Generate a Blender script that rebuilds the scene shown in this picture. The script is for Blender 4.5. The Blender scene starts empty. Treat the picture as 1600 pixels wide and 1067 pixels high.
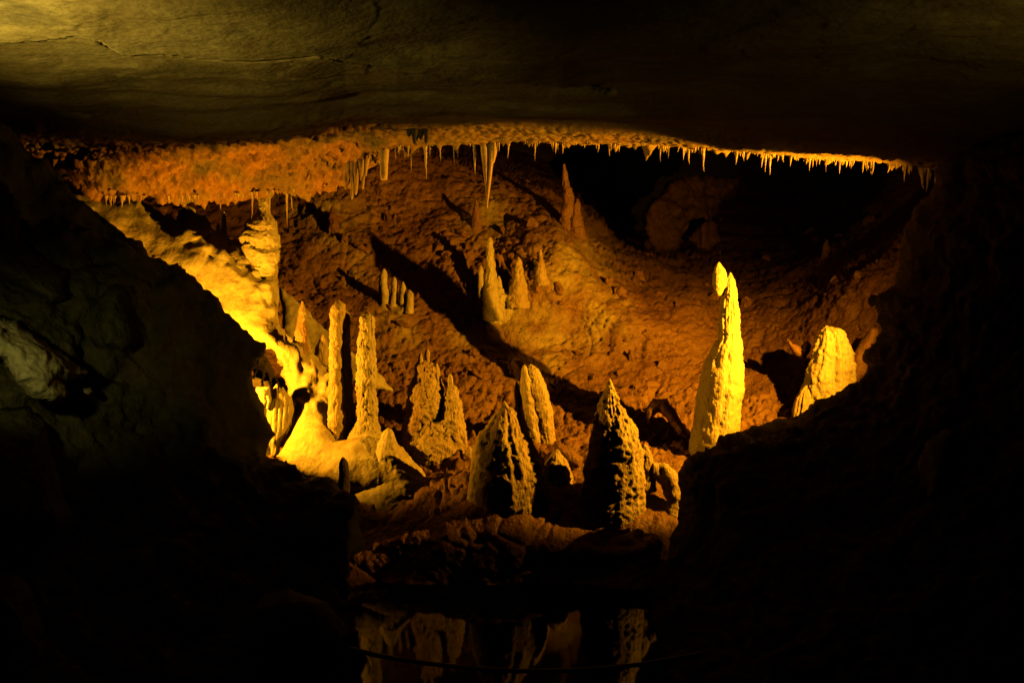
import bpy, math, random
import numpy as np

# ------------------------------------------------------------------ camera, world, exposure, lamps
S = bpy.context.scene
COL = S.collection
F, CX, CY = 1333.0, 800.0, 533.5
CAM = np.array((0.0, 0.0, 2.7))
PITCH = math.atan((CY - 400.0) / F)
RIGHT = np.array((1.0, 0, 0))
FWD = np.array((0, math.cos(PITCH), -math.sin(PITCH)))
UP = np.array((0, math.sin(PITCH), math.cos(PITCH)))

cd = bpy.data.cameras.new('camera')
cam = bpy.data.objects.new('camera', cd)
COL.objects.link(cam)
cam.location = CAM
cam.rotation_euler = (math.pi / 2 - PITCH, 0, 0)
cd.sensor_width = 36.0
cd.lens = 36.0 * F / 1600.0
cd.clip_start = 0.05
cd.clip_end = 200
S.camera = cam

w = bpy.data.worlds.new('World')
S.world = w
w.use_nodes = True
w.node_tree.nodes['Background'].inputs[0].default_value = (0.30, 0.34, 0.28, 1)
w.node_tree.nodes['Background'].inputs[1].default_value = 0.0

S.view_settings.view_transform = 'Standard'
S.view_settings.look = 'None'
S.view_settings.gamma = 1
S.view_settings.exposure = 0
S.render.engine = 'CYCLES'
S.cycles.use_denoising = True
S.cycles.max_bounces = 4
S.cycles.diffuse_bounces = 0
S.cycles.use_adaptive_sampling = True
S.cycles.adaptive_threshold = 0.02
S.cycles.glossy_bounces = 3
S.cycles.sample_clamp_indirect = 2.0


def P(px, py, d):
    px, py, d = np.broadcast_arrays(np.asarray(px, float), np.asarray(py, float), np.asarray(d, float))
    return CAM + ((px - CX) / F * d)[..., None] * RIGHT + ((CY - py) / F * d)[..., None] * UP + d[..., None] * FWD


def project(v):
    r = v - CAM
    d = np.maximum(r @ FWD, 1e-3)
    return CX + F * (r @ RIGHT) / d, CY - F * (r @ UP) / d, d


LAMP_WARM = (1.0, 0.44, 0.013)
LAMP_COOL = (1.0, 0.82, 0.15)
# (name, position, aim point, power, cone degrees, blend, colour, source size)
LAMPS = dict(
    right=(P(1455, 438, 7.3), P(690, 405, 10.0), 1950, 156, 1.0, LAMP_WARM, 0.018),
    left=(P(330, 590, 7.75), P(330, 590, 7.75) + np.array((0.45, 0.9, 0.25)), 270, 176, 0.3, LAMP_WARM, 0.03),
    path=(np.array((-2.5, 2.6, 3.0)), np.array((-2.1, 3.45, 3.75)), 260, 90, 1.0, LAMP_COOL, 0.05),
    path_right=(np.array((2.75, 2.7, 3.0)), np.array((2.3, 3.6, 3.75)), 16, 100, 1.0, LAMP_COOL, 0.05),
    rock=(np.array((-2.35, 3.3, 2.5)), np.array((-2.78, 5.0, 2.08)), 20, 46, 1.0, LAMP_COOL, 0.05),
)

# ------------------------------------------------------------------ numpy noise
_rng = np.random.RandomState(7)
_perm = _rng.permutation(256)
_perm = np.concatenate([_perm, _perm, _perm])
_grad = _rng.normal(size=(256, 3))
_grad /= np.linalg.norm(_grad, axis=1)[:, None]
_cell = _rng.rand(256, 3)


def _h(i, j, k):
    return _perm[_perm[_perm[i & 255] + (j & 255)] + (k & 255)]


def perlin(p):
    i = np.floor(p).astype(np.int64)
    f = p - i
    u = f * f * f * (f * (f * 6 - 15) + 10)
    out = 0
    for a in (0, 1):
        wa = u[:, 0] if a else 1 - u[:, 0]
        for b in (0, 1):
            wb = u[:, 1] if b else 1 - u[:, 1]
            for c in (0, 1):
                wc = u[:, 2] if c else 1 - u[:, 2]
                g = _grad[_h(i[:, 0] + a, i[:, 1] + b, i[:, 2] + c)]
                out = out + wa * wb * wc * ((f - (a, b, c)) * g).sum(1)
    return out * 1.6


def fbm(p, octv=4, lac=2.03, gain=0.5):
    o, a, q = 0, 1.0, np.array(p, float)
    for k in range(octv):
        o = o + a * perlin(q + 17.3 * k)
        q = q * lac
        a *= gain
    return o


def ridged(p, octv=4, gain=0.5):
    o, a, q = 0, 1.0, np.array(p, float)
    for k in range(octv):
        o = o + a * (1 - 2 * np.abs(perlin(q + 9.7 * k)))
        q = q * 2.07
        a *= gain
    return o


def worley(p):
    i = np.floor(p).astype(np.int64)
    f1 = np.full(len(p), 9.0)
    f2 = np.full(len(p), 9.0)
    for a in (-1, 0, 1):
        for b in (-1, 0, 1):
            for c in (-1, 0, 1):
                n = i + (a, b, c)
                q = n + _cell[_h(n[:, 0], n[:, 1], n[:, 2])]
                d = np.sqrt(((p - q) ** 2).sum(1))
                f2 = np.minimum(f2, np.maximum(d, f1))
                f1 = np.minimum(f1, d)
    return f1, f2


# ------------------------------------------------------------------ mesh helpers
def vnormals(v, q):
    n = np.zeros_like(v)
    a, b, c, d = v[q[:, 0]], v[q[:, 1]], v[q[:, 2]], v[q[:, 3]]
    fn = np.cross(c - a, d - b)
    for k in range(4):
        for ax in range(3):
            n[:, ax] += np.bincount(q[:, k], fn[:, ax], len(v))
    l = np.linalg.norm(n, axis=1)
    return n / np.maximum(l, 1e-12)[:, None]


def mesh_of(name, v, q, mat, smooth=True):
    v = np.asarray(v, np.float32)
    q = np.asarray(q, np.int32)
    me = bpy.data.meshes.new(name)
    me.vertices.add(len(v))
    me.vertices.foreach_set('co', v.ravel())
    tri = q[:, 2] == q[:, 3]
    cnt = np.where(tri, 3, 4)
    idx = q[np.stack([np.ones_like(tri), np.ones_like(tri), np.ones_like(tri), ~tri], 1)]
    me.loops.add(len(idx))
    me.loops.foreach_set('vertex_index', idx)
    me.polygons.add(len(q))
    me.polygons.foreach_set('loop_start', np.concatenate([[0], np.cumsum(cnt)[:-1]]).astype(np.int32))
    me.polygons.foreach_set('use_smooth', np.full(len(q), smooth))
    me.update(calc_edges=True)
    me.materials.append(mat)
    return me


def link(name, me, parent=None, loc=None):
    o = bpy.data.objects.new(name, me)
    COL.objects.link(o)
    if loc is not None:
        o.location = [float(x) for x in loc]
    if parent is not None:
        o.parent = parent
    return o


def tag(o, label, cat, group=None):
    o['label'] = label
    o['category'] = cat
    if group:
        o['group'] = group
    return o


def struct(name, v, q, mat):
    o = link(name, mesh_of(name, v, q, mat))
    o['kind'] = 'structure'
    return o


def thing_mesh(name, v, q, mat, label, cat, group=None):
    b = np.array((v[:, 0].mean(), v[:, 1].mean(), v[:, 2].min()))
    o = link(name, mesh_of(name, v - b, q, mat), loc=b)
    return tag(o, label, cat, group)


def empty(name, loc, label, cat, group=None):
    o = link(name, None, loc=loc)
    return tag(o, label, cat, group)


def part(name, v, q, mat, parent):
    b = np.array(parent.location)
    return link(name, mesh_of(name, v - b, q, mat), parent)


def grid_quads(nr, nc):
    i = np.arange(nr * nc).reshape(nr, nc)
    return np.stack([i[:-1, :-1], i[:-1, 1:], i[1:, 1:], i[1:, :-1]], -1).reshape(-1, 4)


class TPS:
    def __init__(self, pts):
        p = np.array(pts, float)
        self.c = p[:, :2] / 100
        n = len(p)
        A = np.zeros((n + 3, n + 3))
        A[:n, :n] = self.k(self.c) + np.eye(n) * 0.02
        A[:n, n] = 1
        A[:n, n + 1:] = self.c
        A[n, :n] = 1
        A[n + 1:, :n] = self.c.T
        self.w = np.linalg.solve(A, np.concatenate([np.log(p[:, 2]), np.zeros(3)]))

    def k(self, x):
        r2 = ((x[:, None, :] - self.c[None]) ** 2).sum(-1)
        return 0.5 * r2 * np.log(r2 + 1e-9)

    def __call__(self, px, py):
        x = np.stack([px.ravel(), py.ravel()], 1) / 100
        o = np.empty(len(x))
        for s in range(0, len(x), 60000):
            y = x[s:s + 60000]
            o[s:s + 60000] = self.k(y) @ self.w[:-3] + self.w[-3] + y @ self.w[-2:]
        return np.exp(o).reshape(px.shape)


def poly_dist(x, y, poly):
    """signed inside mask, distance and nearest point on a closed outline"""
    p = np.array(poly, float)
    ins = np.zeros(x.shape, bool)
    best = np.full(x.shape, 1e18)
    nx, ny = np.zeros(x.shape), np.zeros(x.shape)
    for a, b in zip(p, np.roll(p, -1, 0)):
        if a[1] != b[1]:
            c = ((a[1] > y) != (b[1] > y)) & (x < (b[0] - a[0]) * (y - a[1]) / (b[1] - a[1]) + a[0])
            ins ^= c
        d = b - a
        t = np.clip(((x - a[0]) * d[0] + (y - a[1]) * d[1]) / max(d @ d, 1e-9), 0, 1)
        qx, qy = a[0] + t * d[0], a[1] + t * d[1]
        r = (x - qx) ** 2 + (y - qy) ** 2
        m = r < best
        best = np.where(m, r, best)
        nx = np.where(m, qx, nx)
        ny = np.where(m, qy, ny)
    return ins, np.sqrt(best), nx, ny


def inflate(outline, depth, T=0.5, R=60, Tb=None, Rb=None, step=4.0, clip=None):
    """a closed rock mass: outline seen from the front, its own depth, rounded to thickness T in front and Tb behind"""
    p = np.array(outline, float)
    # roughen long straight runs of the outline
    x0, x1, y0, y1 = p[:, 0].min(), p[:, 0].max(), p[:, 1].min(), p[:, 1].max()
    xs = np.arange(x0 - step, x1 + 2 * step, step)
    ys = np.arange(y0 - step, y1 + 2 * step, step)
    X, Y = np.meshgrid(xs, ys)
    ins, dist, nx, ny = poly_dist(X, Y, p)
    pad = np.pad(ins, 1)
    near = np.zeros_like(ins)
    for a in (0, 1, 2):
        for b in (0, 1, 2):
            near |= pad[a:a + ins.shape[0], b:b + ins.shape[1]]
    edge = near & ~ins
    X = np.where(edge, nx, X)
    Y = np.where(edge, ny, Y)
    dist = np.where(edge, 0, dist)
    D = depth(X, Y) if callable(depth) else np.full(X.shape, float(depth))
    rnd = lambda t: np.sqrt(np.maximum(0, 1 - (1 - np.minimum(t, 1)) ** 2))
    tf = T * rnd(dist / R)
    tb = (Tb if Tb is not None else T) * rnd(dist / (Rb or R))
    idf = np.full(X.shape, -1)
    idf[near] = np.arange(near.sum())
    nf = near.sum()
    idb = idf.copy()
    idb[ins] = nf + np.arange(ins.sum())
    vf = P(X, Y, D - tf)[near]
    vb = P(X, Y, D + tb)[ins]
    v = np.concatenate([vf, vb])

    def quads(i, flip):
        q = np.stack([i[:-1, :-1], i[1:, :-1], i[1:, 1:], i[:-1, 1:]], -1)
        n_ = near[:-1, :-1] & near[1:, :-1] & near[1:, 1:] & near[:-1, 1:]
        k = ins[:-1, :-1] | ins[1:, :-1] | ins[1:, 1:] | ins[:-1, 1:]
        q = q[n_ & k]
        return q[:, ::-1] if flip else q
    q = np.concatenate([quads(idf, False), quads(idb, True)])
    return v, q


def spin(sections, d, ratio=1.0, seg=44, step=2.5, seed=0, rough=0.5, knob=1.0, flute=0.0, ksize=0.06, lean=0.0, close_bottom=True):
    """a stalagmite body from (row, left, right) sections; ratio: depth radius over width radius"""
    s = np.array(sections, float)
    seg = int(min(120, max(22, math.pi * (s[:, 2] - s[:, 1]).max() / 2.0)))
    n = max(10, int((s[-1, 0] - s[0, 0]) / min(step, 1.7)))
    t = np.linspace(0, 1, n) ** 1.15
    py = s[0, 0] + (s[-1, 0] - s[0, 0]) * t
    xl = np.interp(py, s[:, 0], s[:, 1])
    xr = np.interp(py, s[:, 0], s[:, 2])
    k = np.array((1, 2, 3, 2, 1.0))
    k /= k.sum()
    if n > 16:
        sm = lambda a: np.concatenate([a[:2], np.convolve(a, k, 'valid'), a[-2:]])
        xl, xr = sm(xl), sm(xr)
    dv = d * math.cos(PITCH) / (math.cos(PITCH) + math.sin(PITCH) * (CY - py) / F)      # upright axis
    c = P((xl + xr) / 2, py, dv + lean * (py - py[0]))
    r = (xr - xl) / 2 / F * d
    # round the tip
    top = c[:1] + np.array((0, 0, r[0] * 0.6 + 0.004))
    th = np.linspace(0, 2 * math.pi, seg, endpoint=False)
    ring = np.stack([np.cos(th), ratio * np.sin(th), np.zeros(seg)], 1)
    v = (c[:, None, :] + r[:, None, None] * ring[None]).reshape(-1, 3)
    v = np.concatenate([v, top, c[-1:]])
    i = np.arange(n * seg).reshape(n, seg)
    j = np.roll(i, -1, 1)
    q = np.stack([i[:-1], i[1:], j[1:], j[:-1]], -1).reshape(-1, 4)
    it = n * seg
    cap = np.stack([i[0], j[0], np.full(seg, it), np.full(seg, it)], 1)
    bot = np.stack([j[-1], i[-1], np.full(seg, it + 1), np.full(seg, it + 1)], 1)
    q = np.concatenate([q, cap, bot])
    nrm = vnormals(v, q)
    if nrm[:n * seg].reshape(n, seg, 3)[n // 2, 0, 0] < 0:
        nrm = -nrm
        q = np.where((q[:, 2] == q[:, 3])[:, None], q[:, [1, 0, 2, 3]], q[:, ::-1])
    rr = np.concatenate([np.repeat(r, seg), [r[0], r[-1]]])
    amp = np.minimum(1, rr / 0.07)
    p = v + 31.7 * seed
    dsp = 0.030 * rough * fbm(p * 5.0, 4) + 0.010 * rough * fbm(p * 26.0, 2)
    if knob:
        wp = p + 0.03 * np.stack([perlin(p * 14), perlin(p * 14 + 9), perlin(p * 14 + 18)], 1) + 0.05 * perlin(p * 5)[:, None]
        f1, f2 = worley(wp / ksize * np.array((1, 1, 0.7)))
        g1, g2 = worley(wp / (0.45 * ksize))
        dsp += 0.024 * knob * (0.6 - f1) + 0.011 * knob * (0.6 - g1) + 0.006 * knob * fbm(p * 60, 2)
    if flute:
        an = np.concatenate([np.tile(th, n), [0, 0]])
        fl = perlin(np.stack([np.cos(an) * 3.3 + seed, np.sin(an) * 3.3, p[:, 2] * 0.5], 1))
        dsp += 0.03 * flute * (1 - 2.2 * np.abs(fl)) * np.minimum(1, rr / 0.1)
    return v + nrm * (dsp * amp)[:, None], q


def limb(path, seg=22, seed=0, rough=0.5, knob=0.6, ksize=0.06, sub=10):
    """a rounded arm of rock along (px, py, depth, radius px)"""
    s = np.array(path, float)
    t = np.linspace(0, len(s) - 1, (len(s) - 1) * sub + 1)
    g = np.stack([np.interp(t, np.arange(len(s)), s[:, k]) for k in range(4)], 1)
    for _ in range(6):
        g[1:-1] = (g[:-2] + 2 * g[1:-1] + g[2:]) / 4
    c = P(g[:, 0], g[:, 1], g[:, 2])
    r = g[:, 3] / F * g[:, 2]
    r[0] *= 0.35
    r[-1] *= 0.35
    tan = np.gradient(c, axis=0)
    tan /= np.linalg.norm(tan, axis=1)[:, None]
    a = np.cross(tan, (0.13, 1.0, 0.21))
    a /= np.linalg.norm(a, axis=1)[:, None]
    b = np.cross(tan, a)
    th = np.linspace(0, 2 * math.pi, seg, endpoint=False)
    v = (c[:, None] + r[:, None, None] * (np.cos(th)[None, :, None] * a[:, None] + np.sin(th)[None, :, None] * b[:, None])).reshape(-1, 3)
    n = len(c)
    i = np.arange(n * seg).reshape(n, seg)
    j = np.roll(i, -1, 1)
    q = np.stack([i[:-1], i[1:], j[1:], j[:-1]], -1).reshape(-1, 4)
    v = np.concatenate([v, c[:1], c[-1:]])
    q = np.concatenate([q, np.stack([i[0], j[0], np.full(seg, n * seg), np.full(seg, n * seg)], 1),
                        np.stack([j[-1], i[-1], np.full(seg, n * seg + 1), np.full(seg, n * seg + 1)], 1)])
    nrm = vnormals(v, q)
    rad = v[:n * seg] - np.repeat(c, seg, 0)
    if (nrm[:n * seg] * rad).sum() < 0:
        nrm = -nrm
        q = np.where((q[:, 2] == q[:, 3])[:, None], q[:, [1, 0, 2, 3]], q[:, ::-1])
    p = v + 13.1 * seed
    f1, f2 = worley(p / ksize)
    rr = np.concatenate([np.repeat(r, seg), [r[0], r[-1]]])
    dsp = 0.030 * rough * fbm(p * 5, 4) + 0.016 * knob * (0.6 - f1)
    return v + nrm * (dsp * np.minimum(1, rr / 0.06))[:, None], q


def roughen(v, q, fn):
    n = vnormals(v, q)
    return v + n * fn(v, n)[:, None]


def rock_noise(big=0.12, mid=0.05, fine=0.012, seed=0, strat=0.0, scale=1.0):
    def fn(v, n):
        p = v * scale + 5.7 * seed
        wv = p + 0.25 * np.stack([perlin(p * 1.3), perlin(p * 1.3 + 40), perlin(p * 1.3 + 80)], 1)
        f1, f2 = worley(wv * np.array((2.4, 2.4, 3.4)))
        g1, g2 = worley(wv * 7.0)
        o = big * fbm(p * 0.8, 3) + mid * (1.2 * np.minimum(f2 - f1, 0.35) - 0.2) + 0.6 * mid * fbm(p * 3.1, 3)
        o += fine * (2.0 * np.minimum(g2 - g1, 0.4) - 0.4) + fine * fbm(p * 16, 3)
        if strat:
            o += strat * perlin(np.stack([p[:, 0] * 0.5, p[:, 1] * 0.5, p[:, 2] * 7 + 0.8 * perlin(p * 0.9)], 1))
        return o
    return fn


# ------------------------------------------------------------------ materials
def rock_mat(name, c1, c2, c3=None, scale=1.0, rough=(0.45, 0.75), bump=0.5, bscale=1.0, stretch=(1, 1, 1), pores=0.0, spec=0.4, patch=0.55, attr=None, acol=(0.40, 0.28, 0.095)):
    m = bpy.data.materials.new(name)
    m.use_nodes = True
    nt = m.node_tree
    N, L = nt.nodes, nt.links
    b = N['Principled BSDF']
    tc = N.new('ShaderNodeNewGeometry')
    mp = N.new('ShaderNodeMapping')
    mp.inputs['Scale'].default_value = stretch
    L.new(tc.outputs['Position'], mp.inputs['Vector'])

    def noise(sc, det, ro=0.6, dist=0.0):
        n = N.new('ShaderNodeTexNoise')
        n.inputs['Scale'].default_value = sc
        n.inputs['Detail'].default_value = det
        n.inputs['Roughness'].default_value = ro
        n.inputs['Distortion'].default_value = dist
        L.new(mp.outputs[0], n.inputs['Vector'])
        return n

    def ramp(src, a, bb, ca, cb):
        r = N.new('ShaderNodeValToRGB')
        r.color_ramp.elements[0].position = a
        r.color_ramp.elements[1].position = bb
        r.color_ramp.elements[0].color = (*ca, 1)
        r.color_ramp.elements[1].color = (*cb, 1)
        L.new(src, r.inputs[0])
        return r

    def mix(fac, a, c, mode='MIX'):
        x = N.new('ShaderNodeMix')
        x.data_type = 'RGBA'
        x.blend_type = mode
        if isinstance(fac, float):
            x.inputs[0].default_value = fac
        else:
            L.new(fac, x.inputs[0])
        for s, k in ((a, 6), (c, 7)):
            if isinstance(s, tuple):
                x.inputs[k].default_value = (*s, 1)
            else:
                L.new(s, x.inputs[k])
        return x.outputs[2]
    n1 = noise(1.3 * scale, 4, 0.62, 0.6)
    col = ramp(n1.outputs[0], 0.34, 0.66, c1, c2).outputs[0]
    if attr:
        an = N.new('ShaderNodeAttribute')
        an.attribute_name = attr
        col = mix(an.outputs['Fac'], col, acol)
    if c3:
        n3 = noise(0.75 * scale, 4, 0.6, 1.2)
        n3.inputs['Vector'].links[0]
        f = ramp(n3.outputs[0], patch, patch + 0.12, (0, 0, 0), (1, 1, 1)).outputs[0]
        col = mix(f, col, c3)
    n2 = noise(14 * scale, 3, 0.7)
    g = ramp(n2.outputs[0], 0.3, 0.72, (0.62, 0.58, 0.52), (1.12, 1.1, 1.08)).outputs[0]
    col = mix(0.85, col, g, 'MULTIPLY')
    if pores:
        vo = N.new('ShaderNodeTexVoronoi')
        vo.inputs['Scale'].default_value = 16 * scale
        L.new(mp.outputs[0], vo.inputs['Vector'])
        pf = ramp(vo.outputs['Distance'], 0.05, 0.30, (0.25, 0.2, 0.16), (1, 1, 1)).outputs[0]
        nm = noise(2.2 * scale, 3)
        mk = ramp(nm.outputs[0], 0.48, 0.6, (0, 0, 0), (pores, pores, pores)).outputs[0]
        col = mix(mk, col, mix(1.0, col, pf, 'MULTIPLY'))
    L.new(col, b.inputs['Base Color'])
    r = N.new('ShaderNodeMapRange')
    r.inputs[3].default_value = rough[0]
    r.inputs[4].default_value = rough[1]
    L.new(n2.outputs[0], r.inputs[0])
    L.new(r.outputs[0], b.inputs['Roughness'])
    b.inputs['Specular IOR Level'].default_value = spec
    nb = noise(22 * bscale, 4, 0.68)
    vb = N.new('ShaderNodeTexVoronoi')
    vb.inputs['Scale'].default_value = 34 * bscale
    L.new(mp.outputs[0], vb.inputs['Vector'])
    ad = N.new('ShaderNodeMath')
    ad.operation = 'MULTIPLY_ADD'
    ad.inputs[1].default_value = -0.35
    L.new(vb.outputs['Distance'], ad.inputs[0])
    L.new(nb.outputs[0], ad.inputs[2])
    bp = N.new('ShaderNodeBump')
    bp.inputs['Strength'].default_value = bump
    bp.inputs['Distance'].default_value = 0.03
    L.new(ad.outputs[0], bp.inputs['Height'])
    L.new(bp.outputs[0], b.inputs['Normal'])
    return m


def plain_mat(name, col, rough=0.5, metal=0.0):
    m = bpy.data.materials.new(name)
    m.use_nodes = True
    b = m.node_tree.nodes['Principled BSDF']
    b.inputs['Base Color'].default_value = (*col, 1)
    b.inputs['Roughness'].default_value = rough
    b.inputs['Metallic'].default_value = metal
    nt = m.node_tree
    n = nt.nodes.new('ShaderNodeTexNoise')
    n.inputs['Scale'].default_value = 40
    bp = nt.nodes.new('ShaderNodeBump')
    bp.inputs['Strength'].default_value = 0.1
    nt.links.new(n.outputs[0], bp.inputs['Height'])
    nt.links.new(bp.outputs[0], b.inputs['Normal'])
    return m


M_CLAY = rock_mat('red_clay_rock', (0.185, 0.076, 0.020), (0.285, 0.135, 0.037), (0.130, 0.050, 0.015), bump=0.8, pores=0.9, patch=0.60, attr='ochre')
M_FLOW = rock_mat('flowstone', (0.50, 0.36, 0.17), (0.64, 0.54, 0.34), (0.44, 0.24, 0.09), bump=0.35, patch=0.62)
M_STAL = rock_mat('stalagmite_calcite', (0.44, 0.27, 0.10), (0.58, 0.43, 0.21), (0.32, 0.165, 0.055), scale=2.0, bump=0.7, patch=0.58, stretch=(1.4, 1.4, 0.55))
M_PALE = rock_mat('pale_calcite', (0.46, 0.34, 0.15), (0.60, 0.48, 0.26), (0.32, 0.195, 0.075), scale=2.2, bump=0.5, stretch=(1.5, 1.5, 0.5), patch=0.6)
M_TITE = rock_mat('stalactite_calcite', (0.42, 0.24, 0.09), (0.56, 0.40, 0.19), scale=4.0, bump=0.3, stretch=(1, 1, 0.4))
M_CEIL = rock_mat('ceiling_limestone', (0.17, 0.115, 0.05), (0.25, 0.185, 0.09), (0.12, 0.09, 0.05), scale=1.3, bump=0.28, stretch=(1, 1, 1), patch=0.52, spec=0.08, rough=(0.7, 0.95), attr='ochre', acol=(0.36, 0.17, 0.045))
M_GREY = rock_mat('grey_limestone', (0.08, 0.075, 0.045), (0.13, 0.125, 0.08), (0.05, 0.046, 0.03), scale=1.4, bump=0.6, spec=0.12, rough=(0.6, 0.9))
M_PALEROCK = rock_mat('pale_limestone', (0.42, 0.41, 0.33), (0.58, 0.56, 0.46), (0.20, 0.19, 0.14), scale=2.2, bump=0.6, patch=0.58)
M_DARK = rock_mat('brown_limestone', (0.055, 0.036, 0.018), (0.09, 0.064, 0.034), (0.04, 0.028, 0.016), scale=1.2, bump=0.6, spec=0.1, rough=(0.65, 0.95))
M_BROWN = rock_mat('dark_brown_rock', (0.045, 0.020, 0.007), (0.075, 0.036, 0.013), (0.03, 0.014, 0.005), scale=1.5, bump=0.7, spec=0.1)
M_BLACK = plain_mat('black_rubber', (0.012, 0.012, 0.012), 0.6)
M_METAL = plain_mat('lamp_housing_metal', (0.03, 0.03, 0.03), 0.5, 0.6)

mw = bpy.data.materials.new('pool_water')
mw.use_nodes = True
bw = mw.node_tree.nodes['Principled BSDF']
bw.inputs['Base Color'].default_value = (0.006, 0.006, 0.004, 1)
bw.inputs['Roughness'].default_value = 0.045
bw.inputs['IOR'].default_value = 1.22
bw.inputs['Specular IOR Level'].default_value = 0.25
_n = mw.node_tree.nodes.new('ShaderNodeTexNoise')
_n.inputs['Scale'].default_value = 2.5
_b = mw.node_tree.nodes.new('ShaderNodeBump')
_b.inputs['Strength'].default_value = 0.08
_b.inputs['Distance'].default_value = 0.05
mw.node_tree.links.new(_n.outputs[0], _b.inputs['Height'])
mw.node_tree.links.new(_b.outputs[0], bw.inputs['Normal'])

# ------------------------------------------------------------------ lamps: each a floodlight in a small housing
def box_vq(sx, sy, sz, c=(0, 0, 0)):
    x, y, z = sx / 2, sy / 2, sz / 2
    v = np.array([(-x, -y, -z), (x, -y, -z), (x, y, -z), (-x, y, -z), (-x, -y, z), (x, -y, z), (x, y, z), (-x, y, z)], float) + np.array(c)
    q = np.array([(0, 3, 2, 1), (4, 5, 6, 7), (0, 1, 5, 4), (1, 2, 6, 5), (2, 3, 7, 6), (3, 0, 4, 7)])
    return v, q


def floodlight(key, label):
    from mathutils import Vector
    pos, aim, power, cone, blend, colour, size = LAMPS[key]
    rot = (Vector(aim) - Vector(pos)).to_track_quat('-Z', 'Y')
    ld = bpy.data.lights.new('floodlight_beam', 'SPOT')
    ld.energy = power
    ld.color = colour
    ld.spot_size = math.radians(cone)
    ld.spot_blend = blend
    ld.shadow_soft_size = size
    root = link('floodlight', None, loc=pos)
    root.rotation_mode = 'QUATERNION'
    root.rotation_quaternion = rot
    tag(root, label, 'floodlight')
    lo = link('beam', ld, root)
    v, q = box_vq(0.20, 0.15, 0.06, (0, 0, size + 0.06))
    link('housing', mesh_of('housing', v, q, M_METAL, False), root)
    v, q = box_vq(0.24, 0.02, 0.03, (0, -0.09, size + 0.06))
    link('bracket', mesh_of('bracket', v, q, M_METAL, False), root)
    if key in ('right', 'left'):                        # unseen plate on the camera side, added to block light from near rock and ceiling
        v, q = box_vq(0.28, 0.004, 0.5, (-0.12, -0.012, 0.0)) if key == 'right' else box_vq(0.5, 0.004, 0.4, (0.05, -0.03, 0.08))
        R = np.array(rot.to_matrix())
        link('added_light_shield', mesh_of('added_light_shield', v @ R, q, M_METAL, False), root)
    return root


floodlight('right', 'small black floodlight on the rock behind the dark slope on the right')
floodlight('left', 'small black floodlight tucked in the recess below the bright flowstone')
floodlight('path', 'small black uplight beside the walkway at far left')
floodlight('path_right', 'small dim uplight beside the walkway at far right')
floodlight('rock', 'small black spotlight aimed at the pale cracked boulder')

# ------------------------------------------------------------------ ceiling
LIP = np.array([  # px, row and depth where the flat roof ends, row and depth of the fringe edge
    (-300, 225, 6.6, 262, 7.4), (-100, 225, 7.0, 265, 7.6), (0, 222, 7.1, 264, 7.8), (75, 225, 7.2, 275, 8.0), (150, 228, 7.3, 312, 8.4), (300, 228, 7.3, 312, 8.7),
    (420, 230, 7.3, 305, 8.7), (500, 222, 7.3, 298, 8.6), (545, 212, 7.3, 278, 8.4), (580, 202, 7.2, 244, 8.2),
    (620, 197, 7.1, 226, 8.1), (700, 195, 7.1, 219, 8.0), (850, 199, 7.1, 220, 8.0), (1000, 202, 7.1, 223, 7.95),
    (1100, 206, 7.05, 229, 7.9), (1200, 214, 7.0, 241, 7.8), (1300, 226, 6.95, 249, 7.7), (1400, 238, 6.9, 256, 7.6),
    (1450, 244, 6.85, 268, 7.5), (1500, 246, 6.8, 290, 7.4), (1700, 245, 6.6, 300, 7.2), (1950, 240, 6.4, 300, 7.0)], float)
CRACK = [(-20, 46), (60, 44), (115, 37), (150, 46), (190, 63), (260, 68), (330, 74), (400, 75), (500, 75), (560, 84), (640, 93), (720, 103), (800, 110), (880, 119), (960, 133)]
CRACK2 = [(0, 180), (30, 170), (62, 163), (100, 172), (170, 172)]


def lip_edge(px):
    return P(px, np.interp(px, LIP[:, 0], LIP[:, 3]), np.interp(px, LIP[:, 0], LIP[:, 4]))


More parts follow.
